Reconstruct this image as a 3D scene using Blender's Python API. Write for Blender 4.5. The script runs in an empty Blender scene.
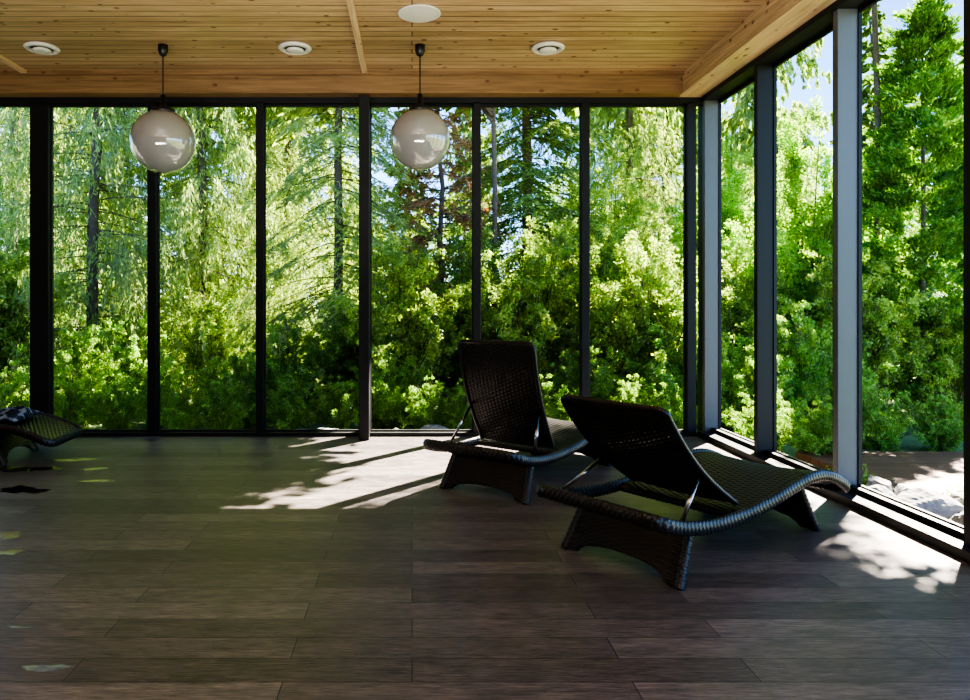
import bpy, math, random
import numpy as np
from mathutils import Vector, Matrix
R = math.radians
PI = math.pi
random.seed(4)
SC = bpy.context.scene
COL = SC.collection

# ------------------------------------------------------------------ helpers
def tag(o, label=None, cat=None, group=None, kind=None):
    if label: o['label'] = label
    if cat: o['category'] = cat
    if group: o['group'] = group
    if kind: o['kind'] = kind
    return o

def empty(name, loc, rz=0.0):
    o = bpy.data.objects.new(name, None)
    o.empty_display_size = 0.1
    COL.objects.link(o)
    o.location = loc
    o.rotation_euler = (0, 0, rz)
    return o

def dup(root, loc, rz=0.0, scale=None):
    r = root.copy(); COL.objects.link(r)
    r.location = loc; r.rotation_euler = (0, 0, rz)
    if scale: r.scale = scale
    for ch in list(root.children):
        c = ch.copy(); COL.objects.link(c); c.parent = r
        for g in list(ch.children):
            d = g.copy(); COL.objects.link(d); d.parent = c
    return r

class MB:
    def __init__(self):
        self.v = []; self.f = []
    def add(self, vs, fs):
        n = len(self.v)
        self.v.extend([tuple(p) for p in vs])
        self.f.extend([tuple(i + n for i in f) for f in fs])
        return self
    def box(self, x0, x1, y0, y1, z0, z1):
        vs = [(x, y, z) for x in (x0, x1) for y in (y0, y1) for z in (z0, z1)]
        fs = [(0,1,3,2),(4,6,7,5),(0,4,5,1),(2,3,7,6),(0,2,6,4),(1,5,7,3)]
        return self.add(vs, fs)
    def lathe(self, prof, seg=32, c=(0,0,0)):
        vs = []; fs = []
        n = len(prof)
        for k in range(seg):
            a = 2*PI*k/seg
            for r, z in prof:
                vs.append((c[0]+r*math.cos(a), c[1]+r*math.sin(a), c[2]+z))
        for k in range(seg):
            k2 = (k+1) % seg
            for i in range(n-1):
                fs.append((k*n+i, k2*n+i, k2*n+i+1, k*n+i+1))
        return self.add(vs, fs)
    def tube(self, pts, r, seg=10, r2=None):
        pts = [Vector(p) for p in pts]
        vs = []; fs = []
        m = len(pts)
        for i, p in enumerate(pts):
            t = (pts[min(i+1, m-1)] - pts[max(i-1, 0)]).normalized()
            a = Vector((0,0,1)) if abs(t.z) < .9 else Vector((1,0,0))
            s = t.cross(a).normalized(); u = s.cross(t)
            rr = r if r2 is None else r + (r2-r)*i/(m-1)
            for k in range(seg):
                an = 2*PI*k/seg
                vs.append(p + s*math.cos(an)*rr + u*math.sin(an)*rr)
        for i in range(m-1):
            for k in range(seg):
                k2 = (k+1) % seg
                fs.append((i*seg+k, i*seg+k2, (i+1)*seg+k2, (i+1)*seg+k))
        fs.append(tuple(range(seg))[::-1]); fs.append(tuple((m-1)*seg+k for k in range(seg)))
        return self.add(vs, fs)
    def build(self, name, mat, parent=None, smooth=False, bevel=0):
        me = bpy.data.meshes.new(name)
        me.from_pydata(self.v, [], self.f)
        me.validate(); me.update()
        if smooth:
            me.polygons.foreach_set('use_smooth', [True]*len(me.polygons))
        me.materials.append(mat)
        o = bpy.data.objects.new(name, me); COL.objects.link(o)
        if parent: o.parent = parent
        if bevel:
            b = o.modifiers.new('bevel', 'BEVEL'); b.width = bevel; b.segments = 2
            b.limit_method = 'ANGLE'
        return o

def struct(name, mb, mat, parent=None, bevel=0):
    o = mb.build(name, mat, parent, bevel=bevel)
    if parent is None: o['kind'] = 'structure'
    return o

def quads_obj(name, V, mat, parent):
    """V: (N,4,3) array of quads"""
    n = len(V)
    me = bpy.data.meshes.new(name)
    me.vertices.add(n*4); me.loops.add(n*4); me.polygons.add(n)
    me.vertices.foreach_set('co', V.reshape(-1).astype(np.float32))
    me.loops.foreach_set('vertex_index', np.arange(n*4, dtype=np.int32))
    me.polygons.foreach_set('loop_start', np.arange(0, n*4, 4, dtype=np.int32))
    me.update(calc_edges=True)
    me.materials.append(mat)
    o = bpy.data.objects.new(name, me); COL.objects.link(o); o.parent = parent
    return o

# ------------------------------------------------------------------ materials
def newmat(name):
    m = bpy.data.materials.new(name); m.use_nodes = True
    nt = m.node_tree
    b = nt.nodes['Principled BSDF']
    return m, nt, b
def N(nt, t, **kw):
    n = nt.nodes.new(t)
    for k, v in kw.items(): setattr(n, k, v)
    return n
def mix(nt, a, b, fac, mode='MIX'):
    m = N(nt, 'ShaderNodeMix', data_type='RGBA', blend_type=mode)
    for idx, val in ((0, fac), (6, a), (7, b)):
        if hasattr(val, 'links'): nt.links.new(val, m.inputs[idx])
        elif val is not None:
            m.inputs[idx].default_value = val if idx == 0 else (*val, 1)
    return m.outputs[2]
def ramp(nt, src, stops):
    r = N(nt, 'ShaderNodeValToRGB')
    e = r.color_ramp.elements
    while len(e) < len(stops): e.new(.5)
    for i, (p, c) in enumerate(stops):
        e[i].position = p
        e[i].color = (*c, 1) if isinstance(c, tuple) else (c, c, c, 1)
    nt.links.new(src, r.inputs[0])
    return r.outputs[0]
def coords(nt, scale=(1,1,1), kind='Object'):
    tc = N(nt, 'ShaderNodeTexCoord'); mp = N(nt, 'ShaderNodeMapping')
    mp.inputs['Scale'].default_value = scale
    nt.links.new(tc.outputs[kind], mp.inputs[0])
    return mp.outputs[0]
def noise(nt, vec, scale, detail=4, rough=.5, dist=0):
    n = N(nt, 'ShaderNodeTexNoise')
    n.inputs['Scale'].default_value = scale; n.inputs['Detail'].default_value = detail
    n.inputs['Roughness'].default_value = rough; n.inputs['Distortion'].default_value = dist
    nt.links.new(vec, n.inputs['Vector'])
    return n.outputs['Fac']
def bump(nt, b, src, strength=.3, dist=.01):
    n = N(nt, 'ShaderNodeBump'); n.inputs['Strength'].default_value = strength
    n.inputs['Distance'].default_value = dist
    nt.links.new(src, n.inputs['Height']); nt.links.new(n.outputs[0], b.inputs['Normal'])

def plain(name, col, rough=.5, metal=0, var=.12, nscale=30, spec=.5):
    m, nt, b = newmat(name)
    f = noise(nt, coords(nt), nscale, 4)
    c = mix(nt, tuple(x*(1-var) for x in col), tuple(min(1, x*(1+var)) for x in col), f)
    nt.links.new(c, b.inputs['Base Color'])
    b.inputs['Roughness'].default_value = rough; b.inputs['Metallic'].default_value = metal
    b.inputs['Specular IOR Level'].default_value = spec
    return m

def floor_mat():
    m, nt, b = newmat('wood_look_tile')
    co = coords(nt)
    br = N(nt, 'ShaderNodeTexBrick'); br.offset = .37; br.offset_frequency = 2
    br.inputs['Scale'].default_value = 1; br.inputs['Brick Width'].default_value = 1.2
    br.inputs['Row Height'].default_value = .160; br.inputs['Mortar Size'].default_value = .0020
    br.inputs['Mortar Smooth'].default_value = .2
    br.inputs['Color1'].default_value = (.092, .081, .080, 1)
    br.inputs['Color2'].default_value = (.168, .149, .145, 1)
    br.inputs['Mortar'].default_value = (.026, .023, .022, 1)
    nt.links.new(co, br.inputs['Vector'])
    g1 = noise(nt, coords(nt, (3.6, 52, 1)), 2.6, 12, .76, .3)
    g2 = noise(nt, coords(nt, (2.6, 11, 1)), 1.8, 6, .64, .5)
    c = mix(nt, br.outputs['Color'], ramp(nt, g1, [(.34, .30), (.66, 1.7)]), .92, 'MULTIPLY')
    c = mix(nt, c, ramp(nt, g2, [(.3, (.60, .60, .63)), (.7, (1.42, 1.37, 1.32))]), .85, 'MULTIPLY')
    nt.links.new(c, b.inputs['Base Color'])
    nt.links.new(ramp(nt, g2, [(.2, .33), (.8, .46)]), b.inputs['Roughness'])
    b.inputs['Specular Tint'].default_value = (1, .92, .97, 1)
    h = mix(nt, g1, br.outputs['Fac'], .5, 'SUBTRACT')
    bump(nt, b, h, .28, .004)
    return m

def pine_mat(name, axis, row=.10, base=((.38,.26,.145), (.54,.395,.24)), boards=True):
    m, nt, b = newmat(name)
    tc = N(nt, 'ShaderNodeTexCoord')
    mp = N(nt, 'ShaderNodeMapping')
    if axis == 'y': mp.inputs['Rotation'].default_value = (0, 0, PI/2)
    nt.links.new(tc.outputs['Object'], mp.inputs[0])
    def sc(s):
        q = N(nt, 'ShaderNodeMapping'); q.inputs['Scale'].default_value = s
        nt.links.new(mp.outputs[0], q.inputs[0]); return q.outputs[0]
    g = noise(nt, sc((1.2, 26, 26)), 1.5, 7, .6, .8)
    g2 = noise(nt, sc((.6, 3, 3)), 2, 3, .5)
    if boards:
        br = N(nt, 'ShaderNodeTexBrick'); br.offset = .43
        br.inputs['Scale'].default_value = 1; br.inputs['Brick Width'].default_value = 40
        br.inputs['Row Height'].default_value = row; br.inputs['Mortar Size'].default_value = .005
        br.inputs['Mortar Smooth'].default_value = .3
        br.inputs['Color1'].default_value = (*base[0], 1)
        br.inputs['Color2'].default_value = (*base[1], 1)
        br.inputs['Mortar'].default_value = (.06, .034, .015, 1)
        nt.links.new(mp.outputs[0], br.inputs['Vector'])
        c = br.outputs['Color']
    else:
        c = mix(nt, base[0], base[1], g2)
    c = mix(nt, c, ramp(nt, g, [(.3, (.58, .50, .40)), (.7, (1.18, 1.14, 1.08))]), .9, 'MULTIPLY')
    vo = N(nt, 'ShaderNodeTexVoronoi'); vo.inputs['Scale'].default_value = 1
    vo.inputs['Randomness'].default_value = 1
    nt.links.new(sc((5.5, 9, 9)), vo.inputs['Vector'])
    k = ramp(nt, vo.outputs['Distance'], [(.095, .95), (.165, 0.0)])
    c = mix(nt, c, (.13, .058, .025), k)
    nt.links.new(c, b.inputs['Base Color']); b.inputs['Roughness'].default_value = .45
    if boards: bump(nt, b, br.outputs['Fac'], -.5, .004)
    return m

def leaf_mat(name, c1, c2, c3, trans=.5, rough=.45):
    m = bpy.data.materials.new(name); m.use_nodes = True
    nt = m.node_tree; nt.nodes.remove(nt.nodes['Principled BSDF'])
    out = nt.nodes['Material Output']
    g = N(nt, 'ShaderNodeNewGeometry')
    f = noise(nt, coords(nt), 1.3, 3)
    c = ramp(nt, g.outputs['Random Per Island'], [(0, c1), (.55, c2), (1, c3)])
    c = mix(nt, c, ramp(nt, f, [(.3, .65), (.7, 1.25)]), 1, 'MULTIPLY')
    oi = N(nt, 'ShaderNodeObjectInfo')
    c = mix(nt, c, ramp(nt, oi.outputs['Random'], [(0, (.8, .85, .8)), (1, (1.15, 1.1, 1.0))]), 1, 'MULTIPLY')
    d = N(nt, 'ShaderNodeBsdfDiffuse'); t = N(nt, 'ShaderNodeBsdfTranslucent')
    gl = N(nt, 'ShaderNodeBsdfGlossy'); gl.inputs['Roughness'].default_value = rough
    nt.links.new(c, d.inputs[0])
    ct = mix(nt, c, (1.15, 1.22, .58), 1, 'MULTIPLY'); nt.links.new(ct, t.inputs[0])
    m1 = N(nt, 'ShaderNodeMixShader'); m1.inputs[0].default_value = trans
    nt.links.new(d.outputs[0], m1.inputs[1]); nt.links.new(t.outputs[0], m1.inputs[2])
    m2 = N(nt, 'ShaderNodeMixShader'); m2.inputs[0].default_value = .04
    nt.links.new(m1.outputs[0], m2.inputs[1]); nt.links.new(gl.outputs[0], m2.inputs[2])
    nt.links.new(m2.outputs[0], out.inputs[0])
    return m

M = {}
M['floor'] = floor_mat()
M['ceil'] = pine_mat('pine_boards', 'x')
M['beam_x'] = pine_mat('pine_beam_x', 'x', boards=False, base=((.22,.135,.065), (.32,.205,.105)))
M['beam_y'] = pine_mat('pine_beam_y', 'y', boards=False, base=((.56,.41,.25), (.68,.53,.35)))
M['black'] = plain('black_aluminium', (.011, .012, .014), .5, spec=.35)
M['grey'] = plain('grey_aluminium', (.105, .113, .127), .4, var=.03, nscale=3)
M['wall'] = plain('wall_plaster', (.30, .29, .27), .8)
M['white'] = plain('white_plastic', (.62, .60, .54), .4, var=.04)
M['dark'] = plain('dark_plastic', (.012, .011, .011), .4)
M['chrome'] = plain('steel_rod', (.62, .62, .63), .25, 1)
M['ground'] = plain('forest_floor', (.13, .17, .06), .9, var=.6, nscale=4)
M['bark'] = plain('bark', (.15, .115, .09), .9, var=.5, nscale=18)
M['rock'] = plain('granite', (.26, .255, .25), .85, var=.5, nscale=14)
M['deck'] = pine_mat('deck_boards', 'x', row=.12, base=((.20,.08,.05), (.27,.115,.08)))

def wicker_mat():
    m, nt, b = newmat('dark_wicker')
    f = noise(nt, coords(nt), 60, 4)
    g = noise(nt, coords(nt), 6, 3)
    c = mix(nt, (.006, .0055, .0055), (.034, .030, .029), f)
    c = mix(nt, c, ramp(nt, g, [(.3, .7), (.7, 1.3)]), 1, 'MULTIPLY')
    nt.links.new(c, b.inputs['Base Color'])
    b.inputs['Roughness'].default_value = .30
    return m
M['wicker'] = wicker_mat()

def opal_mat():
    m, nt, b = newmat('opal_glass')
    f = noise(nt, coords(nt), 3, 2)
    c = mix(nt, (.29, .285, .275), (.34, .33, .315), f)
    nt.links.new(c, b.inputs['Base Color'])
    b.inputs['Roughness'].default_value = .08
    b.inputs['Coat Weight'].default_value = 1; b.inputs['Coat Roughness'].default_value = .015
    b.inputs['Coat IOR'].default_value = 2.0
    return m
M['opal'] = opal_mat()

def towel_mat():
    m, nt, b = newmat('towel_cloth')
    vo = N(nt, 'ShaderNodeTexVoronoi'); vo.inputs['Scale'].default_value = 16
    nt.links.new(coords(nt), vo.inputs['Vector'])
    c = ramp(nt, vo.outputs['Distance'], [(.38, (.010, .011, .022)), (.56, (.02, .035, .08)), (.68, (.24, .27, .33))])
    nt.links.new(c, b.inputs['Base Color']); b.inputs['Roughness'].default_value = .9
    return m
M['towel'] = towel_mat()

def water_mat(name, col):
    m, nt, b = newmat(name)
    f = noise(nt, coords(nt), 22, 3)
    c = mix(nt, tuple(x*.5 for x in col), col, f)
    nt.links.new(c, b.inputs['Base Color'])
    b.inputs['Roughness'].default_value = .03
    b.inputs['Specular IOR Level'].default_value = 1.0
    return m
WM = {'g': water_mat('wet_mark_reflection_yellowish', (.40, .41, .26)), 'b': water_mat('wet_mark_reflection_pale', (.24, .29, .35)), 'd': water_mat('wet_mark_dark', (.035, .02, .016))}  # yellowish and pale tints paint the reflected outdoors into the base colour

M['leaf_larch'] = leaf_mat('larch_needles', (.22,.31,.11), (.38,.49,.20), (.55,.63,.32), .5)
M['leaf_spruce'] = leaf_mat('spruce_needles', (.10,.17,.05), (.23,.34,.11), (.44,.54,.19), .45)
M['leaf_bush'] = leaf_mat('bush_leaves', (.18,.32,.06), (.38,.52,.13), (.58,.65,.24), .52)
M['leaf_bright'] = leaf_mat('bright_leaves', (.18,.37,.06), (.36,.57,.13), (.54,.68,.23), .52)
M['leaf_thuja'] = leaf_mat('thuja_leaves', (.10,.22,.04), (.22,.41,.09), (.42,.58,.16), .5)
M['leaf_red'] = leaf_mat('rusty_needles', (.28,.11,.08), (.42,.19,.14), (.40,.28,.18), .4)

# ------------------------------------------------------------------ room shell
XR = 2.84; YB = 6.84; HC = 3.51; HB = 3.31; HW = 3.255
XL = -6.0; YR = -2.6
struct('floor', MB().box(XL, XR+.2, YR, YB+.18, -.1, 0), M['floor'])
struct('ceiling', MB().box(XL, XR+.25, YR, YB+.25, HC, HC+.2), M['ceil'])
struct('wall_left', MB().box(XL-.2, XL, YR, YB+.18, -.1, HC+.2), M['wall'])
struct('wall_rear', MB().box(XL-.2, XR+.2, YR-.2, YR, -.1, HC+.2), M['wall'])
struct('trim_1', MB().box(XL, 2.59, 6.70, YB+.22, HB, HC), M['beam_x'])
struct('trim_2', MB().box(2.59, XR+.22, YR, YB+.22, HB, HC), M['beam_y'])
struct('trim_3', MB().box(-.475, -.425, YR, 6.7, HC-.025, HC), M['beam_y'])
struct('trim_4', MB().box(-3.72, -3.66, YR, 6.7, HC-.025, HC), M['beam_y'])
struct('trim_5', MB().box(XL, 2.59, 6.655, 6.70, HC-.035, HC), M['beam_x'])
# window heads and sills
struct('trim_6', MB().box(XL, XR+.18, YB, YB+.14, HW, HB), M['black'])
struct('trim_7', MB().box(XR-.02, XR+.16, YR, YB-.02, HW+.01, HB), M['black'])
struct('baseboard_back', MB().box(XL, XR-.02, YB-.02, YB+.14, 0, .035), M['black'])
struct('baseboard_right', MB().box(XR-.06, XR+.16, YR, YB-.02, 0, .055).box(XR+.06, XR+.10, YR, YB-.02, .055, .09), M['black'])
# mullions of the far glazing
tn = 8
back = [(-5.75, .085, 0), (-4.70, .085, 0), (-3.645, .18, 0), (-2.545, .085, 0), (-1.49, .075, 0), (-.455, .095, .22), (.635, .07, 0), (1.70, .075, 0), (2.735, .085, 0)]
for x, w, pr in back:
    mb = MB().box(x-w/2, x+w/2, YB-pr, YB+.09, .0, HW+.01)
    struct('trim_%d' % tn, mb, M['black'], bevel=.003); tn += 1
ys = [6.79, 5.76, 4.67, 3.54, 2.52, 1.44, .36, -.72, -1.8]
for i, y in enumerate(ys):
    mb = MB().box(XR, XR+.16, y, y+.055, 0.0, HW+.01)
    struct('trim_%d' % tn, mb, M['grey'] if i in (0, 2, 4) else M['black'], bevel=.003); tn += 1
    # black glazing gasket behind each mullion
    mb = MB().box(XR+.02, XR+.17, y+.055, y+.09, 0.0, HW+.01)
    struct('trim_%d' % tn, mb, M['black']); tn += 1
# corner post
struct('trim_%d' % tn, MB().box(XR+.02, XR+.18, YB+.04, YB+.16, 0, HW+.01), M['black']); tn += 1
# one window frame per opening
wn = 1
def window_back(x0, x1):
    global wn
    h = (x1-x0)/2
    o = struct('window_%d' % wn, MB().box(-h, -h+.008, -.02, .02, .035, HW).box(h-.008, h, -.02, .02, .035, HW)
        .box(-h, h, -.02, .02, .035, .05).box(-h, h, -.02, .02, HW-.02, HW), M['black']); wn += 1
    o.location = ((x0+x1)/2, YB+.07, 0)
def window_right(y0, y1):
    global wn
    h = (y1-y0)/2
    o = struct('window_%d' % wn, MB().box(-.012, .012, -h, -h+.02, .06, HW).box(-.012, .012, h-.01, h, .06, HW)
        .box(-.012, .012, -h, h, .055, .09).box(-.012, .012, -h, h, HW-.02, HW+.01), M['black']); wn += 1
    o.location = (XR+.145, (y0+y1)/2, 0)
for a, b_ in zip(back[:-1], back[1:]):
    window_back(a[0]+a[1]/2, b_[0]-b_[1]/2)
for y1, y0 in zip(ys[:-1], ys[1:]):
    window_right(y0+.09, y1)

# ------------------------------------------------------------------ ceiling fittings
def valve(x, y, label):
    t = empty('ceiling_vent', (x, y, HC))
    tag(t, label, 'vent', 'round ceiling vents')
    MB().lathe([(.0, -.001), (.135, -.001), (.145, -.012), (.13, -.026), (.105, -.03), (.10, -.02), (.095, -.004)], 40).build('rim', M['white'], t, True)
    MB().lathe([(.0, -.004), (.10, -.004), (.10, -.008), (0, -.008)], 40).build('opening', M['dark'], t)
    MB().lathe([(.0, -.045), (.05, -.044), (.078, -.036), (.07, -.022), (.0, -.018)], 40).build('valve_disc', M['white'], t, True)
yv = 6.04
valve((42-412)/700*yv, yv, 'white round ceiling vent nearest the left edge of the photo')
valve((295-412)/700*yv, yv, 'white round ceiling vent between the two globe lamps')
valve((548-412)/700*yv, yv, 'white round ceiling vent right of both globe lamps')
t = empty('ceiling_speaker', (.055, 5.33, HC)); tag(t, 'larger flat white round speaker plate in the ceiling boards near top of photo', 'ceiling speaker')
MB().lathe([(0, -.001), (.155, -.001), (.165, -.008), (.155, -.014), (.145, -.012)], 48).build('rim', M['white'], t, True)
MB().lathe([(.147, -.010), (.10, -.015), (0, -.017)], 48).build('grille', M['white'], t, True)

def pendant(x, y, zc, r, label):
    t = empty('pendant_lamp', (x, y, 0)); tag(t, label, 'lamp', 'globe pendant lamps')
    MB().lathe([(0, HC), (.042, HC), (.042, HC-.05), (.030, HC-.085), (.008, HC-.10), (0, HC-.10)], 24).build('ceiling_rose', M['dark'], t, True)
    MB().tube([(0, 0, HC-.09), (0, 0, zc+r+.1)], .006, 8).build('cord', M['dark'], t)
    MB().lathe([(0, zc+r+.13), (.022, zc+r+.13), (.028, zc+r+.04), (.05, zc+r+.03), (.095, zc+r+.012), (.105, zc+r-.03), (0, zc+r-.03)], 32).build('cap', M['dark'], t, True)
    prof = [(r*math.sin(a), zc+r*math.cos(a)) for a in np.linspace(.25, PI, 40)]
    MB().lathe(prof, 64).build('globe_shade', M['opal'], t, True)
pendant((163-412)/700*6.0, 6.0, 2.68, .27, 'left opal glass globe pendant lamp hanging on thin black cord')
pendant((420-412)/700*6.0, 6.0, 2.70, .26, 'right opal glass globe pendant lamp hanging above the far lounger')

# ------------------------------------------------------------------ wicker
def wv(u, v, cu, cv, A):
    i = np.floor(v/cv)
    prof = np.abs(np.sin(PI*v/cv))**.6
    return A*prof*(.45+.55*np.sin(PI*u/cu+PI*i)) - A*.3*(1-prof)
def sheet(mb, fn, U, V, cu, cv, A, th, ru=4, rv=4):
    nu = max(4, int(round(U/cu*ru))); nv = max(4, int(round(V/cv*rv)))
    u = np.linspace(0, U, nu+1); v = np.linspace(0, V, nv+1)
    uu, vv = np.meshgrid(u, v, indexing='ij')
    P, Nn = fn(uu, vv)
    vs = []
    for sd, ph in ((1, 0), (-1, cu)):
        D = th/2 + wv(uu+ph, vv, cu, cv, A)
        vs.append((P + Nn*(sd*D)[..., None]).reshape(-1, 3))
    n1 = (nu+1)*(nv+1)
    idx = np.arange(n1).reshape(nu+1, nv+1)
    a, b_, c, d = idx[:-1, :-1], idx[1:, :-1], idx[1:, 1:], idx[:-1, 1:]
    f1 = np.stack([a, b_, c, d], -1).reshape(-1, 4)
    f2 = f1[:, ::-1] + n1
    rim = list(idx[:, 0]) + list(idx[-1, 1:]) + list(idx[-2::-1, -1]) + list(idx[0, -2:0:-1])
    fr = []
    for k in range(len(rim)):
        p, q = int(rim[k]), int(rim[(k+1) % len(rim)])
        fr.append((q, p, p+n1, q+n1))
    mb.add(np.concatenate(vs).tolist(), f1.tolist()+f2.tolist()+fr)
    return mb
def weave(mb, fn, U, V, ncol, nrow, w=.019, th=.0022, amp=.0035, res=4, cover=.985):
    """basket weave: flat strands running along u, over and under ribs running along v"""
    def strand(P, Nn, Tw, width):
        m = len(P)
        a = P - Tw*width/2; b = P + Tw*width/2
        vs = np.concatenate([a-Nn*th/2, b-Nn*th/2, b+Nn*th/2, a+Nn*th/2])
        fs = []
        for i in range(m-1):
            for k in range(4):
                k2 = (k+1) % 4
                fs.append((k*m+i, k2*m+i, k2*m+i+1, k*m+i+1))
        mb.add(vs.tolist(), fs)
    eps = 1e-3
    for r in range(nrow):
        v = (r+.5)/nrow*V
        u = np.linspace(0, U, ncol*res+1); vv = np.full_like(u, v)
        P, Nn = fn(u, vv); P2, _ = fn(u, vv+eps)
        T = (P2-P)/eps; T /= np.linalg.norm(T, axis=1)[:, None]
        off = amp*np.sin(PI*(u/U*ncol-.5)+PI*r)
        strand(P+Nn*off[:, None], Nn, T, V/nrow*cover)
    for c in range(ncol-1):
        u0 = (c+1)/ncol*U
        v = np.linspace(0, V, nrow*2+1); uu = np.full_like(v, u0)
        P, Nn = fn(uu, v); P2, _ = fn(uu+eps, v)
        T = (P2-P)/eps; T /= np.linalg.norm(T, axis=1)[:, None]
        strand(P, Nn, T, w)
    return mb
def wtube(mb, pts, ra, rb, closed=False, cv=.015, A=.004, seg=20, step=.004, ncell=8):
    P = np.array(pts, float)
    if closed: P = np.vstack([P, P[:1]])
    d = np.r_[0, np.cumsum(np.linalg.norm(np.diff(P, axis=0), axis=1))]
    n = int(d[-1]/step)
    t = np.linspace(0, d[-1], n+1)
    if closed: t = t[:-1]
    Q = np.stack([np.interp(t, d, P[:, k]) for k in range(3)], 1)
    if closed: T = np.roll(Q, -2, 0)-np.roll(Q, 2, 0)
    else: T = np.gradient(Q, axis=0)
    T /= np.linalg.norm(T, axis=1)[:, None]
    up = np.array([0, 0, 1.0])
    if np.abs(T[:, 2]).max() > .95: up = np.array([1.0, 0, 0])
    S = np.cross(T, up); S /= np.linalg.norm(S, axis=1)[:, None]
    Uv = np.cross(S, T)
    an = np.arange(seg)*2*PI/seg
    aa, tt = np.meshgrid(an, t)
    D = wv(aa/(2*PI)*ncell, tt, 1.0, cv, A)
    V = Q[:, None, :] + S[:, None, :]*(np.cos(aa)*(ra+D))[..., None] + Uv[:, None, :]*(np.sin(aa)*(rb+D))[..., None]
    m = len(Q); fs = []
    for i in range(m if closed else m-1):
        i2 = (i+1) % m
        for k in range(seg):
            k2 = (k+1) % seg
            fs.append((i*seg+k, i*seg+k2, i2*seg+k2, i2*seg+k))
    if not closed:
        fs.append(tuple(range(seg))[::-1]); fs.append(tuple((m-1)*seg+k for k in range(seg)))
    mb.add(V.reshape(-1, 3).tolist(), fs)
    return mb

LS = np.array([0, .12, .3, .5, .7, .9, 1.1, 1.3, 1.45, 1.6, 1.75, 1.9])
LZ = np.array([.345, .305, .265, .250, .250, .264, .290, .318, .325, .302, .250, .178])
pc = np.polyfit(LS, LZ, 7)
prof = lambda s: np.polyval(pc, s)
dprof = lambda s: np.polyval(np.polyder(pc), s)
HINGE = .66; BL = .80

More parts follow.
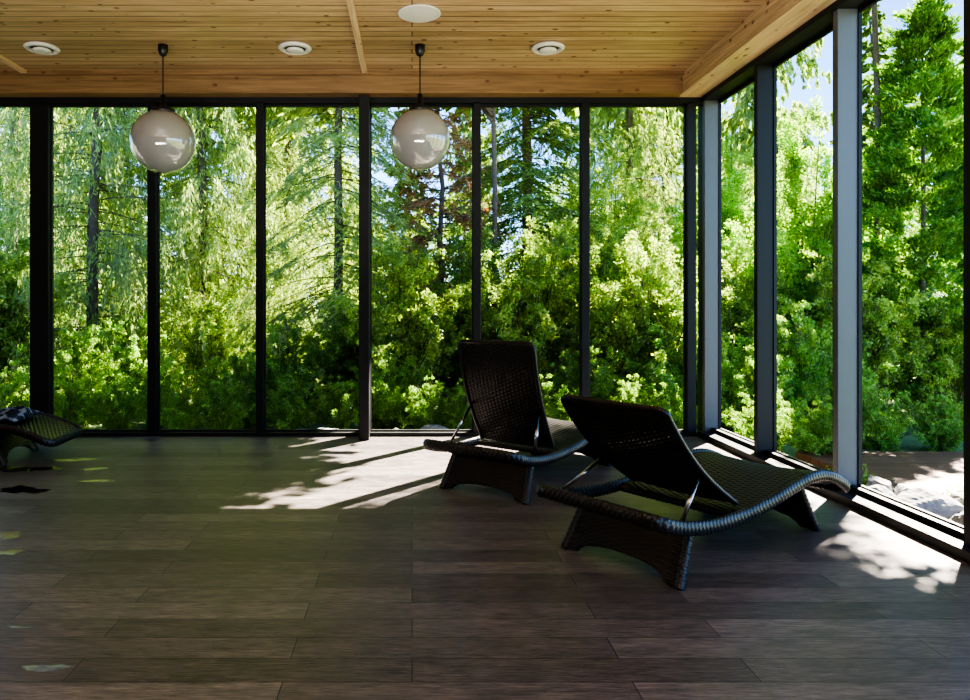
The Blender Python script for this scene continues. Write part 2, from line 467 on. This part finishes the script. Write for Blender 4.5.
def make_lounger(label, loc, rz, ang, strut_s, first=None, hinge=HINGE):
    if first is None:
        t = empty('sun_lounger', loc, rz)
        # frame loop: rounded rectangle in plan
        hw = .36; rr = .09; pts = []
        for cx, cy, a0 in ((1.9-rr, hw-rr, 0), (rr, hw-rr, 90), (rr, -hw+rr, 180), (1.9-rr, -hw+rr, 270)):
            for k in range(13):
                a = R(a0+90*k/12)
                pts.append((cx+rr*math.cos(a), cy+rr*math.sin(a)))
        dense = []
        for i in range(len(pts)):
            p, q = pts[i], pts[(i+1) % len(pts)]
            L = math.dist(p, q); n = max(1, int(L/.02))
            for k in range(n):
                x = p[0]+(q[0]-p[0])*k/n; y = p[1]+(q[1]-p[1])*k/n
                dense.append((x, y, float(prof(x))))
        mb = MB(); wtube(mb, dense, .020, .032, closed=True, seg=24, cv=.015, A=.0045, step=.0037, ncell=8)
        mb.build('frame', M['wicker'], t, True)
        # two crossbars under the backrest
        wtube(MB(), [(.30, -.34, .25), (.30, .34, .25)], .018, .022, seg=12).build('crossbar', M['wicker'], t, True)
        wtube(MB(), [(HINGE+.02, -.34, float(prof(HINGE))-.01), (HINGE+.02, .34, float(prof(HINGE))-.01)], .018, .018, seg=12).build('crossbar', M['wicker'], t, True)
        def seat(u, v):
            s = HINGE+.03+v; y = -.34+u
            z = prof(s)+.010-.020*np.sin(PI*u/.68)
            ds = dprof(s); n = np.sqrt(1+ds**2)
            P = np.stack([s, y, z], -1); Nn = np.stack([-ds/n, 0*s, 1/n], -1)
            return P, Nn
        mb = sheet(MB(), seat, .68, 1.9-HINGE-.06, .038, .018, .0055, .012)
        mb.build('seat', M['wicker'], t, True)
        def leg(s0, s1, arch):
            def f(u, v):
                x = (u/.60)*2-1
                q = v/.28
                zt = float(prof(s0))-.02
                zb = np.where(np.abs(x) < .76, arch*np.sqrt(np.clip(1-(x/.76)**2, 0, 1))**.8, 0)+.008
                z = zt+(zb-zt)*q
                k = (zt-z)/zt
                s = s0+(s1-s0)*k
                y = x*(.30+.03*k)
                P = np.stack([s, y, z], -1)
                sl = (s1-s0)/zt; n = math.sqrt(1+sl*sl)
                Nn = np.stack([np.full_like(u, 1/n), 0*u, np.full_like(u, sl/n)], -1)
                return P, Nn
            mb = sheet(MB(), f, .60, .28, .034, .016, .0048, .020)
            zt = float(prof(s0))-.02
            for sg in (-1, 1):
                wtube(mb, [(s0, sg*.30, zt), (s1, sg*.33, .0)], .020, .022, seg=14)
            mb.build('leg', M['wicker'], t, True)
        leg(.33, .20, .055)
        leg(1.36, 1.52, .085)
        # backrest along -x from the hinge
        def bk(u, v):
            y = -.30+u
            q = v/BL
            taper = 1-.03*(1-q)-.07*np.clip((q-.95)/.05, 0, 1)**2
            y = y*taper
            x = -v
            z = -.035*np.sin(PI*q)+.03*q**3 + .0*u - .012*np.sin(PI*u/.6)
            dz = -(-.035*PI/BL*np.cos(PI*q)+.09*q**2/BL)
            n = np.sqrt(1+dz**2)
            return np.stack([x, y, z], -1), np.stack([-dz/n, 0*u, 1/n], -1)
        mb = weave(MB(), bk, .60, BL, 19, 60)
        b = mb.build('backrest', M['wicker'], t)
        loop = []
        for q in np.linspace(0, .95, 25): loop.append((-q*BL, -.30*(1-.03*(1-q)), -.035*math.sin(PI*q)+.03*q**3))
        for k in range(1, 9):
            a = PI/2*k/8
            loop.append((-BL*(.95+.05*math.sin(a)), -.30+.04*(1-math.cos(a)), -.035*math.sin(PI*(.95+.05*math.sin(a)))+.03))
        loop2 = [(x, -y, z) for x, y, z in loop[::-1]]
        wtube(MB(), loop+loop2, .013, .014, seg=12, cv=.012, A=.0028).build('backrest_rim', M['wicker'], b, True)
        for sg in (-1, 1):
            MB().tube([(0, 0, 0), (1, 0, 0)], .0105, 10).build('strut', M['chrome'], t, True)
    else:
        t = dup(first, loc, rz)
    tag(t, label, 'sun lounger', 'wicker sun loungers')
    sg = -1
    for ch in t.children:
        if ch.name.startswith('backrest'):
            ch.location = (hinge, 0, float(prof(hinge))+.035)
            ch.rotation_euler = (0, R(ang), 0)
        if ch.name.startswith('strut'):
            f = .42*BL
            p1 = Vector((hinge-f*math.cos(R(ang))-.035*math.sin(R(ang)), sg*.27, float(prof(hinge))+.035+f*math.sin(R(ang))-.035*math.cos(R(ang))))
            p0 = Vector((strut_s, sg*.34, float(prof(strut_s))+.02))
            d = p1-p0
            ch.location = p0; ch.rotation_mode = 'QUATERNION'
            ch.rotation_quaternion = d.to_track_quat('X', 'Z'); ch.scale = (d.length, 1, 1)
            sg = 1
    return t

lg = make_lounger('nearest dark wicker sun lounger, backrest reclined low, foot towards the right glazing', (.845, 3.32, 0), R(37), 39, .2, hinge=.74)
lg.scale = (1.04, 1.02, 1)
l2 = make_lounger('dark wicker sun lounger with steeply raised backrest, in the sunlit patch', (.345, 4.56, 0), R(52), 66, .3, lg)
l2.scale = (1.03, 1, 1)
l3 = make_lounger('dark wicker sun lounger cut off at left edge, holding a crumpled towel', (-4.80, 5.80, 0), R(3), 12, .2, lg)
l3.scale = (1, .85, .95)

# towel, crumpled on the left lounger
def fbm(x, y, s=0):
    v = 0
    for k, (f, a) in enumerate(((9, .5), (17, .3), (31, .2), (53, .1))):
        v = v+a*np.sin(f*x+s+k*2.1+1.7*np.sin(f*.7*y+k))*np.cos(f*.9*y+s*1.3+k*1.2+1.3*np.sin(f*.5*x))
    return v
nx, ny = 70, 50
mb = MB(); vs = []
for i in range(nx+1):
    for j in range(ny+1):
        u = i/nx; v = j/ny
        s = 1.08+u*.50; y = -.20+v*.42
        e = min(u, 1-u, v, 1-v)
        edge = min(1, e/.12)
        z = float(prof(s))*.95+.045+edge*(.05+.05*float(fbm(u*.9, v*.9, 1.0)))
        vs.append((s+.03*float(fbm(v, u, 4)), y+.03*float(fbm(u, v, 2)), z))
fs = [(i*(ny+1)+j, (i+1)*(ny+1)+j, (i+1)*(ny+1)+j+1, i*(ny+1)+j+1) for i in range(nx) for j in range(ny)]
mb.add(vs, fs)
tw = mb.build('towel', M['towel'], None, True)
tw.location = (-4.80, 5.80, 0); tw.rotation_euler = (0, 0, R(3))
sm = tw.modifiers.new('thick', 'SOLIDIFY'); sm.thickness = .008
tag(tw, 'crumpled dark blue and white patterned towel on the left lounger', 'towel')

# puddles of water on the tiles
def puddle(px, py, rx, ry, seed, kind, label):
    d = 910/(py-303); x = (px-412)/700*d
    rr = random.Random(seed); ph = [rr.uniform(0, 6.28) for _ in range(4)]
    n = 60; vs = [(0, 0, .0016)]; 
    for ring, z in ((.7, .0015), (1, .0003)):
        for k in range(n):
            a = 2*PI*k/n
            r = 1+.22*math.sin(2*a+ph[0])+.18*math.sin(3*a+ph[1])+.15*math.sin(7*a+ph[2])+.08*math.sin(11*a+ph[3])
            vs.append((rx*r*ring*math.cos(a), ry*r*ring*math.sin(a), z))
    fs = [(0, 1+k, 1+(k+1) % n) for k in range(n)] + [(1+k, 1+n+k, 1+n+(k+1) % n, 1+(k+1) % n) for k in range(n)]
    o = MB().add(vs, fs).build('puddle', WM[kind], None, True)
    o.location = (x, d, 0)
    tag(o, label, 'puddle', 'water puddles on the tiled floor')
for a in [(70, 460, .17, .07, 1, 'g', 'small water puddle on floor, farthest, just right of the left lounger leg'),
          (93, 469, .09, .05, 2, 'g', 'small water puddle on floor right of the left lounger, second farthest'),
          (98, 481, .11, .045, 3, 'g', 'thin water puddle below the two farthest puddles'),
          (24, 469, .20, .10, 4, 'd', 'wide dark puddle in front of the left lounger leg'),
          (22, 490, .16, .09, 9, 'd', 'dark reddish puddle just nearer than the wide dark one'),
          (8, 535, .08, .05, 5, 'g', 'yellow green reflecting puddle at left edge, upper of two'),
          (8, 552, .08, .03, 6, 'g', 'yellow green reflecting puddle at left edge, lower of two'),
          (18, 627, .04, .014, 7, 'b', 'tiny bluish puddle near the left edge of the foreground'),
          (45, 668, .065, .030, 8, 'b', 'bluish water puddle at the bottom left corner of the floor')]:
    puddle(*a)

# ------------------------------------------------------------------ outside
GZ = -.22
gx = MB()
gx.box(-60, 60, YB+.18, 90, GZ-.3, GZ); gx.box(XR+.2, 60, -25, YB+.18, GZ-.3, GZ)
struct('ground', gx, M['ground'])
t = struct('deck', MB().box(3.62, 5.6, 4.7, 6.6, GZ, -.10), M['deck'])

def rock(x, y, z, r, seed, label, group):
    rr = np.random.RandomState(seed)
    import bmesh
    bm = bmesh.new(); bmesh.ops.create_icosphere(bm, subdivisions=4, radius=1)
    D = rr.normal(size=(14, 3)); D /= np.linalg.norm(D, axis=1)[:, None]
    T_ = rr.uniform(.55, .85, 14)
    for v in bm.verts:
        c = np.array(v.co); q = 1.0
        for d, tt in zip(D, T_):
            if c.dot(d) > tt: q = min(q, tt/c.dot(d))
        q *= 1+.04*math.sin(9*c[0]+seed)*math.cos(8*c[1]+c[2]*7)+.02*math.sin(23*c[0]+17*c[1]+19*c[2])
        v.co = Vector(c*q)*r; v.co.z *= .7
    me = bpy.data.meshes.new('rock'); bm.to_mesh(me); bm.free(); me.materials.append(M['rock'])
    o = bpy.data.objects.new('rock', me); COL.objects.link(o); o.location = (x, y, z+r*.35)
    o.rotation_euler.z = seed
    tag(o, label, 'rock', group)
g = 'pale garden rocks outside the right glazing'
for k, (x, y, r) in enumerate([(3.28, 4.45, .19), (3.50, 4.2, .17), (3.3, 4.05, .16), (3.62, 4.5, .17), (3.85, 4.15, .19), (3.22, 4.8, .12), (3.55, 3.9, .17), (3.45, 4.8, .14), (3.97, 4.5, .15), (3.4, 5.1, .12)]):
    rock(x, y, GZ+.14, r, k+1, 'pale rock in the pile outside the right glazing, beside the deck', g)
for k, (x, y, r) in enumerate([(-.9, 7.6, .18), (-.55, 7.7, .14), (-.2, 7.55, .16), (.25, 7.6, .2), (-1.2, 7.8, .13)]):
    rock(x, y, GZ, r, k+20, 'pale rock among the shrubs just beyond the far glazing', 'pale rocks beyond the far glazing')

def diamonds(C, L, W):
    return np.stack([C-L, C+W, C+L, C-W], 1)
def unit(a): return a/np.maximum(1e-6, np.linalg.norm(a, axis=1))[:, None]

def conifer(name, seed, H, Lmax, droop, weep, mat, zmin=.3, dens=1.0, power=.75, zdet=5.5, size=1.0, bare=0):
    rs = np.random.RandomState(seed)
    root = empty(name, (0, 0, 0))
    Cs, Ls, Ws = [], [], []
    tr = MB()
    tp = [(rs.normal()*.015*k, rs.normal()*.015*k, H*k/8) for k in range(9)]
    tr.tube(tp, .10*H/12, 9, .02)
    z = zmin
    while z < H-.2:
        fine = z < zdet
        nb = 5
        for b_ in range(nb):
            a = rs.uniform(0, 2*PI)
            L = Lmax*max(.08, (1-z/H))**power*rs.uniform(.6, 1.12)
            zz = z+rs.uniform(-.12, .12)
            d = np.array([math.cos(a), math.sin(a)]); pr = np.array([-d[1], d[0]])
            q = np.linspace(0, 1, 7)
            rise = rs.uniform(-.05, .12)
            zc = lambda t: zz + L*(rise*t*2 - droop*t**1.6 + .10*t**4)
            if fine or bare:
                tr.tube([(d[0]*L*t_, d[1]*L*t_, zc(t_)) for t_ in q[:-1]], .011, 4, .003)
            n = int((160 if fine else 70)*L*dens)
            # side twigs or hanging strings: every needle spray belongs to one
            ns = max(4, int((16 if fine else 9)*L*(1.2 if weep > .2 else 1)))
            ts = rs.uniform(.04, 1, ns)**.85
            sd = np.where(rs.uniform(size=ns) < .5, -1, 1)
            ll = (.42*(1-ts)+.10)*min(L, 1.8)*rs.uniform(.5, 1.1, ns)
            hl = weep*2.0*rs.uniform(.25, 1, ns)*(1 if weep > .2 else .5)
            idx = rs.randint(0, ns, n)
            k = rs.uniform(0, 1, n)
            lat = sd[idx]*ll[idx]*(k if weep <= .2 else np.minimum(1, k*.8)*.5)
            hang = hl[idx]*k + np.abs(lat)*.45
            fwd = np.abs(lat)*.55
            t_ = ts[idx]
            P = np.stack([d[0]*(L*t_+fwd)+pr[0]*lat, d[1]*(L*t_+fwd)+pr[1]*lat, zc(t_)-hang], 1) + rs.normal(0, .014, (n, 3))
            if weep > .2:
                outd = np.stack([d[0]*.25+pr[0]*np.sign(lat)*.25, d[1]*.25+pr[1]*np.sign(lat)*.25, np.full(n, -1.0)], 1)
            else:
                outd = np.stack([d[0]*.6+pr[0]*sd[idx], d[1]*.6+pr[1]*sd[idx], np.full(n, -.45)-weep], 1)
            outd = unit(unit(outd) + rs.normal(0, .30, (n, 3)))
            ln = rs.uniform(.028, .062, n)*size*(1 if fine else 2.4)
            wd = unit(np.cross(outd, rs.normal(size=(n, 3))))*(rs.uniform(.006, .012, n)*size*(1 if fine else 4.2))[:, None]
            Cs.append(P); Ls.append(outd*ln[:, None]); Ws.append(wd)
        z += .19 if fine else .26
    C = np.concatenate(Cs); L_ = np.concatenate(Ls); W_ = np.concatenate(Ws)
    tr.build('trunk', M['bark'], root, True)
    quads_obj('foliage', diamonds(C, L_, W_), mat, root)
    return root

def thuja(name, seed, H, Rd, mat, n=150000, nf=800):
    """dense cone of upswept feathery fans"""
    rs = np.random.RandomState(seed)
    root = empty(name, (0, 0, 0)); tr = MB()
    tr.tube([(0, 0, 0), (.02, 0, H*.5), (0, 0, H*.95)], .045, 8, .01)
    q = rs.uniform(0, 1, nf)**1.25
    a = rs.uniform(0, 2*PI, nf)
    r = Rd*(1-q)**.75*rs.uniform(.30, 1.05, nf)*np.minimum(1, .55+q*6)
    F = np.stack([r*np.cos(a), r*np.sin(a), .15+q*(H-.3)], 1)
    idx = rs.randint(0, nf, n)
    k = rs.uniform(0, 1, n)
    up = unit(np.stack([np.cos(a)*.75, np.sin(a)*.75, np.full(nf, .75)], 1))
    side = np.stack([-np.sin(a), np.cos(a), 0*a], 1)
    Lf = rs.uniform(.22, .42, nf)
    lat = rs.normal(0, 1, n)*.075*(.3+1.6*k*(1.15-k))
    C = F[idx]+up[idx]*(Lf[idx]*k)[:, None]+side[idx]*lat[:, None]+rs.normal(0, .02, (n, 3))
    C[:, 2] -= .10*k**2
    Ld = unit(up[idx]+side[idx]*(np.sign(lat)*.5)[:, None]+rs.normal(0, .3, (n, 3)))
    Wd = unit(np.cross(Ld, rs.normal(size=(n, 3))))
    l = rs.uniform(.018, .040, n)
    tr.build('trunk', M['bark'], root, True)
    quads_obj('foliage', diamonds(C, Ld*l[:, None], Wd*(l*.36)[:, None]), mat, root)
    return root

def shrub(name, seed, H, Rd, mat, shoots=40, subs=11, leaves=30, ls=.028, z0=.15, sub=.38):
    """arching shoots from the base, each with side twigs carrying the leaves"""
    rs = np.random.RandomState(seed)
    root = empty(name, (0, 0, 0)); tr = MB()
    C, Ld = [], []
    for k in range(shoots):
        a = rs.uniform(0, 2*PI); tilt = rs.uniform(.02, 1.0)**.8
        h = H*rs.uniform(.65, 1.08)*(1-.45*tilt**2); rad = Rd*tilt
        d = np.array([math.cos(a), math.sin(a)])
        f = lambda t: np.array([d[0]*rad*(.12+.88*t**1.3), d[1]*rad*(.12+.88*t**1.3), h*(t**.85)*(1-.12*tilt*t**3)])
        tr.tube([f(t) for t in np.linspace(0.0, 1, 7)], .012*H/2.5, 5, .003)
        for j in range(subs):
            t0 = z0+(1-z0)*((j+rs.uniform())/subs)
            p = f(t0)
            dd = np.array([d[0]*.5, d[1]*.5, .35]) + rs.normal(0, .75, 3); dd /= np.linalg.norm(dd)
            L = sub*rs.uniform(.5, 1.1)*(1.15-.6*t0)*(H/2.5)**.6
            kk = rs.uniform(.05, 1, leaves)
            q = p+dd*L*kk[:, None]; q[:, 2] -= .25*L*kk**2
            q += rs.normal(0, .030*(H/2.5)**.5, (leaves, 3))
            C.append(q)
            Ld.append(unit(dd*.6+rs.normal(0, .8, (leaves, 3))+np.array([0, 0, -.35])))
    C = np.concatenate(C); Ld = np.concatenate(Ld); n = len(C)
    C[:, 2] = np.maximum(C[:, 2], .02)
    nrm = unit(rs.normal(size=(n, 3))+np.array([0, 0, .9]))
    Wd = unit(np.cross(Ld, nrm)); l = rs.uniform(.6, 1.3, n)*ls
    tr.build('trunk', M['bark'], root, True)
    quads_obj('foliage', diamonds(C, Ld*l[:, None], Wd*(l*.55)[:, None]), mat, root)
    return root

def canopy(name, seed, z0, z1, Rd, mat, n=30000, ncl=170, ls=.10, sp=.24):
    """tall tree with a bare stem and a broad crown"""
    rs = np.random.RandomState(seed)
    root = empty(name, (0, 0, 0)); tr = MB()
    tr.tube([(0, 0, 0), (.05, .02, z0*.6), (0, .1, z0+.6), (.05, 0, z1-.6)], .045, 10, .025)
    E = []
    for k in range(ncl):
        q = rs.uniform(); a = rs.uniform(0, 2*PI)
        r = Rd*math.sin(PI*(.12+.8*q))**.5*math.sqrt(rs.uniform(.02, 1))
        e = (r*math.cos(a), r*math.sin(a), z0+(z1-z0)*q); E.append(e)
        if k % 3 == 0: tr.tube([(0, 0, max(z0*.8, e[2]-r*.8)), (e[0]*.5, e[1]*.5, e[2]-r*.25), e], .03, 5, .006)
    E = np.array(E); idx = rs.randint(0, ncl, n)
    C = E[idx]+rs.normal(0, sp, (n, 3))
    Ld = unit(rs.normal(size=(n, 3))); Wd = unit(np.cross(Ld, rs.normal(size=(n, 3)))); l = rs.uniform(.6, 1.3, n)*ls
    tr.build('trunk', M['bark'], root, True)
    quads_obj('foliage', diamonds(C, Ld*l[:, None], Wd*(l*.6)[:, None]), mat, root)
    return root

protos = {
 'larch': lambda: conifer('larch_tree', 1, 13, 2.5, .45, .30, M['leaf_larch'], dens=1.3, power=.6),
 'larch2': lambda: conifer('larch_tree', 2, 12, 2.2, .35, .36, M['leaf_larch'], dens=1.35, power=.5),
 'spruce': lambda: conifer('spruce_tree', 3, 13, 2.4, .30, .10, M['leaf_spruce'], dens=2.0, size=1.1),
 'spruce2': lambda: conifer('spruce_tree', 4, 14, 2.2, .42, .16, M['leaf_spruce'], dens=2.2, size=1.1, power=.6),
 'spruce3': lambda: conifer('spruce_tree', 9, 12, 2.1, .55, .20, M['leaf_larch'], dens=2.2, size=1.0, power=.6),
 'rusty': lambda: conifer('dying_spruce', 5, 7, 1.3, .25, .14, M['leaf_red'], dens=.9, power=.4, bare=1),
 'bush': lambda: shrub('shrub', 11, 2.7, 1.2, M['leaf_bush'], shoots=50, subs=13, leaves=76, ls=.024, z0=.03),
 'bush2': lambda: shrub('shrub', 12, 1.7, 1.1, M['leaf_bright'], shoots=46, subs=10, leaves=70, ls=.022, z0=.03),
 'tree': lambda: shrub('leafy_tree', 13, 5.4, 1.9, M['leaf_bush'], shoots=48, subs=23, leaves=96, ls=.030, sub=.55),
 'tree2': lambda: shrub('leafy_tree', 14, 5.0, 1.6, M['leaf_bright'], shoots=44, subs=23, leaves=96, ls=.029, sub=.5, z0=.05),
 'thuja': lambda: thuja('thuja_tree', 6, 5.6, 1.2, M['leaf_thuja']),
 'canopy': lambda: canopy('shade_tree', 21, 5.1, 9.6, 2.1, M['leaf_bush'], n=80000),
 'canopy2': lambda: canopy('shade_tree', 22, 5.6, 11.0, 2.1, M['leaf_bush'], n=110000, ls=.065),
 'canopy3': lambda: canopy('shade_tree', 23, 6.9, 9.6, 1.4, M['leaf_bright'], n=70000, ls=.045, ncl=140, sp=.18),
}
made = {}
def plant(kind, x, y, sc, rot, label, group=None, sz=None):
    if kind not in made:
        made[kind] = o = protos[kind]()
        o.location = (x, y, GZ); o.rotation_euler.z = R(rot)
    else:
        o = dup(made[kind], (x, y, GZ), R(rot))
    o.scale = (sc, sc, sc*(sz or 1))
    if 'group' in o.keys(): del o['group']
    tag(o, label, 'shrub' if kind.startswith('bush') else 'tree', group)
    return o

def at(px, y): return (px-412)/700*y
T = [
 ('larch', 12, 12.0, 1.0, 10, 'pale weeping larch behind the leftmost narrow strip of glazing'),
 ('larch2', 95, 11.0, 1.0, 60, 'pale weeping larch filling the second far pane from the left'),
 ('larch', 205, 12.0, 1.0, 200, 'pale drooping larch behind the left globe lamp pane'),
 ('spruce', 155, 16.5, 1.1, 0, 'dark spruce behind the left larches'),
 ('larch2', 285, 13.5, 1.0, 120, 'larch with bare trunk showing in the third full pane from the left'),
 ('spruce3', 338, 10.6, .85, 75, 'green spruce with drooping fronds left of the thick protruding mullion'),
 ('spruce2', 528, 12.8, 1.0, 0, 'dark tall spruce in the pane right of the right globe lamp'),
 ('rusty', 442, 10.9, .95, 0, 'rusty half bare spruce directly behind the right globe lamp'),
 ('larch2', 632, 15.0, 1.0, 250, 'light larch behind the shrubs in the rightmost far pane'),
 ('spruce2', 665, 18.5, 1.0, 90, 'distant dark spruce near the room corner'),
 ('spruce', 250, 18.5, 1.0, 140, 'distant dark spruce behind the third full pane'),
 ('spruce2', 60, 17.5, 1.0, 200, 'distant dark spruce behind the second pane'),
 ('tree', 610, 11.8, .72, 30, 'yellow green leafy tree in the rightmost far pane'),
 ('tree', 420, 13.2, .58, 170, 'yellow green leafy tree below the rusty spruce'),
 ('tree2', 735, 13.0, .9, 0, 'bright green leafy tree behind the first right pane beside the corner'),
 ('tree2', 806, 10.5, .88, 100, 'bright green leafy tree behind the second right pane'),
 ('thuja', 922, 9.4, 1.0, 0, 'green conical thuja behind the nearest right pane'),
 ('tree', 760, 19.0, 1.2, 60, 'distant leafy tree behind the first two right panes'),
 ('thuja', 985, 10.8, 1.0, 140, 'second conical thuja partly hidden at the right edge of the photo'),
 ('spruce', 872, 13.5, .58, 300, 'green spruce behind the light grey mullion on the right'),
 ('larch', 768, 16.0, .9, 50, 'tall larch behind the black mullion of the right glazing'),
]
for k, px, y, sc, rot, lab in T:
    plant(k, at(px, y), y, sc, rot, lab)
# trees added to shade parts of the room, crowns unseen above the frame
plant('canopy', 1.2, 10.5, 1, 0, 'added bare stemmed shade tree beyond the far glazing, crown above the frame')
for k, (kind, x, y, sc) in enumerate([('canopy2', 6.4, 6.3, 1), ('canopy2', 7.6, 3.8, 1.0), ('canopy2', 6.8, .8, .95)]):
    plant(kind, x, y, sc, 70*k, 'added shade tree right of the room, unseen beyond the frame', 'trees added to shade the right side')
plant('canopy3', 6.35, 9.6, 1, 0, 'added fine leaved shade tree, crown above the right glazing')
# far row
for k, px in enumerate([-60, 30, 110, 190, 280, 350, 410, 470, 560, 640, 710, 800, 900, 960]):
    y = 22+2.0*((k*7) % 3)
    plant(['spruce', 'larch', 'tree'][k % 3], at(px, y), y, [.72, .75, 1.2][k % 3], 47*k, 'distant tree in the row at the back of the garden', 'distant trees at the back')
# shrubs near glazing
B = [
 ('bush', -10, 9.6, 1.0), ('bush2', 75, 9.0, .8), ('bush2', 130, 9.9, .9), ('bush', 215, 10.4, .7), ('bush2', 290, 9.3, .8),
 ('bush', 345, 9.9, .65), ('bush', 400, 9.2, .9), ('bush', 465, 10.2, 1.0), ('bush', 535, 9.4, 1.0), ('bush', 600, 10.0, 1.05), ('bush', 655, 9.2, .95),
 ('bush2', 385, 8.5, .6), ('bush2', 500, 8.4, .6), ('bush2', 590, 8.4, .65), ('bush2', 690, 8.8, .9), ('bush2', 240, 8.6, .6), ('bush2', 160, 8.7, .55),
 ('bush', 730, 10.0, .9), ('bush2', 800, 8.4, .9), ('bush', 850, 9.0, .85), ('bush2', 757, 8.0, .6), ('bush', 945, 8.6, .6),
 ('bush2', 768, 7.0, .42), ('bush2', 822, 6.6, .38), ('bush2', 880, 7.3, .42), ('bush2', 940, 7.2, .38), ('bush2', 846, 5.4, .20), ('bush2', 962, 4.9, .14),
 ('bush2', 70, 8.0, .42), ('bush2', 118, 8.1, .40), ('bush2', 15, 8.1, .5), ('bush2', 185, 7.9, .38), ('bush2', 225, 8.0, .42), ('bush2', 288, 8.0, .42),
 ('bush2', 335, 8.1, .40), ('bush2', 430, 8.0, .40), ('bush2', 462, 8.1, .38), ('bush2', 545, 7.9, .42), ('bush2', 632, 7.9, .42), ('bush2', 672, 8.0, .40),
]
where = lambda px: ('left of the wide mullion' if px < 40 else 'in the second far pane from left' if px < 150 else 'in the far pane under the left lamp' if px < 200 else
    'in the far pane right of the left lamp' if px < 260 else 'in the pane left of the protruding mullion' if px < 366 else 'in the pane under the right lamp' if px < 477 else
    'in the far pane behind the raised backrest' if px < 586 else 'in the far pane beside the corner' if px < 700 else 'in the first right pane' if px < 765 else 'in the second right pane' if px < 850 else 'in the nearest right pane')
for i, (k, px, y, sc) in enumerate(B):
    lab = ('taller yellow green shrub ' if k == 'bush' else 'knee high shrub by the glass ' if sc < .5 else 'low bright green shrub ')+where(px)
    plant(k, at(px, y), y, sc, 53*i, lab, 'shrubs outside the glazing')

# ------------------------------------------------------------------ light
S = Vector((.49, .541, .682)).normalized()
sl = bpy.data.lights.new('sun', 'SUN'); sl.energy = 25; sl.angle = R(.5); sl.color = (1, .89, .73)
so = bpy.data.objects.new('sun', sl); COL.objects.link(so); so.location = (8, 10, 12)
so.rotation_euler = S.to_track_quat('Z', 'Y').to_euler()
# added fill light, unseen behind the camera, brightening the ceiling
al = bpy.data.lights.new('ceiling_fill', 'AREA'); al.shape = 'RECTANGLE'; al.size = 5; al.size_y = 1.2; al.energy = 180; al.spread = R(100)
al.color = (1, .98, .97)
ao = bpy.data.objects.new('ceiling_fill', al); COL.objects.link(ao); ao.location = (-.4, -1.4, .25)
dv = Vector((0, math.sin(R(32)), math.cos(R(32))))
ao.rotation_euler = dv.to_track_quat('-Z', 'Y').to_euler()
w = bpy.data.worlds.new('World'); SC.world = w; w.use_nodes = True
nt = w.node_tree; bg = nt.nodes['Background']
sk = N(nt, 'ShaderNodeTexSky'); sk.sky_type = 'NISHITA'; sk.sun_disc = False
sk.sun_elevation = R(43); sk.sun_rotation = R(160); sk.air_density = 1.0; sk.dust_density = .1; sk.ozone_density = 4
skc = mix(nt, sk.outputs[0], (.66, .86, 1.10), 1.0, 'MULTIPLY')
nt.links.new(skc, bg.inputs[0]); bg.inputs[1].default_value = .25

# ------------------------------------------------------------------ camera
cd = bpy.data.cameras.new('camera'); co = bpy.data.objects.new('camera', cd); COL.objects.link(co)
co.location = (0, 0, 1.3); co.rotation_euler = (R(90), 0, 0)
cd.sensor_width = 36; cd.lens = 36*700/970
cd.shift_x = (485-412)/970; cd.shift_y = -(350-303)/970
cd.clip_start = .05; cd.clip_end = 500
SC.camera = co
try:
    SC.view_settings.view_transform = 'AgX'
    SC.view_settings.look = 'AgX - High Contrast'
except Exception as e: print(e)
SC.view_settings.exposure = 1.38
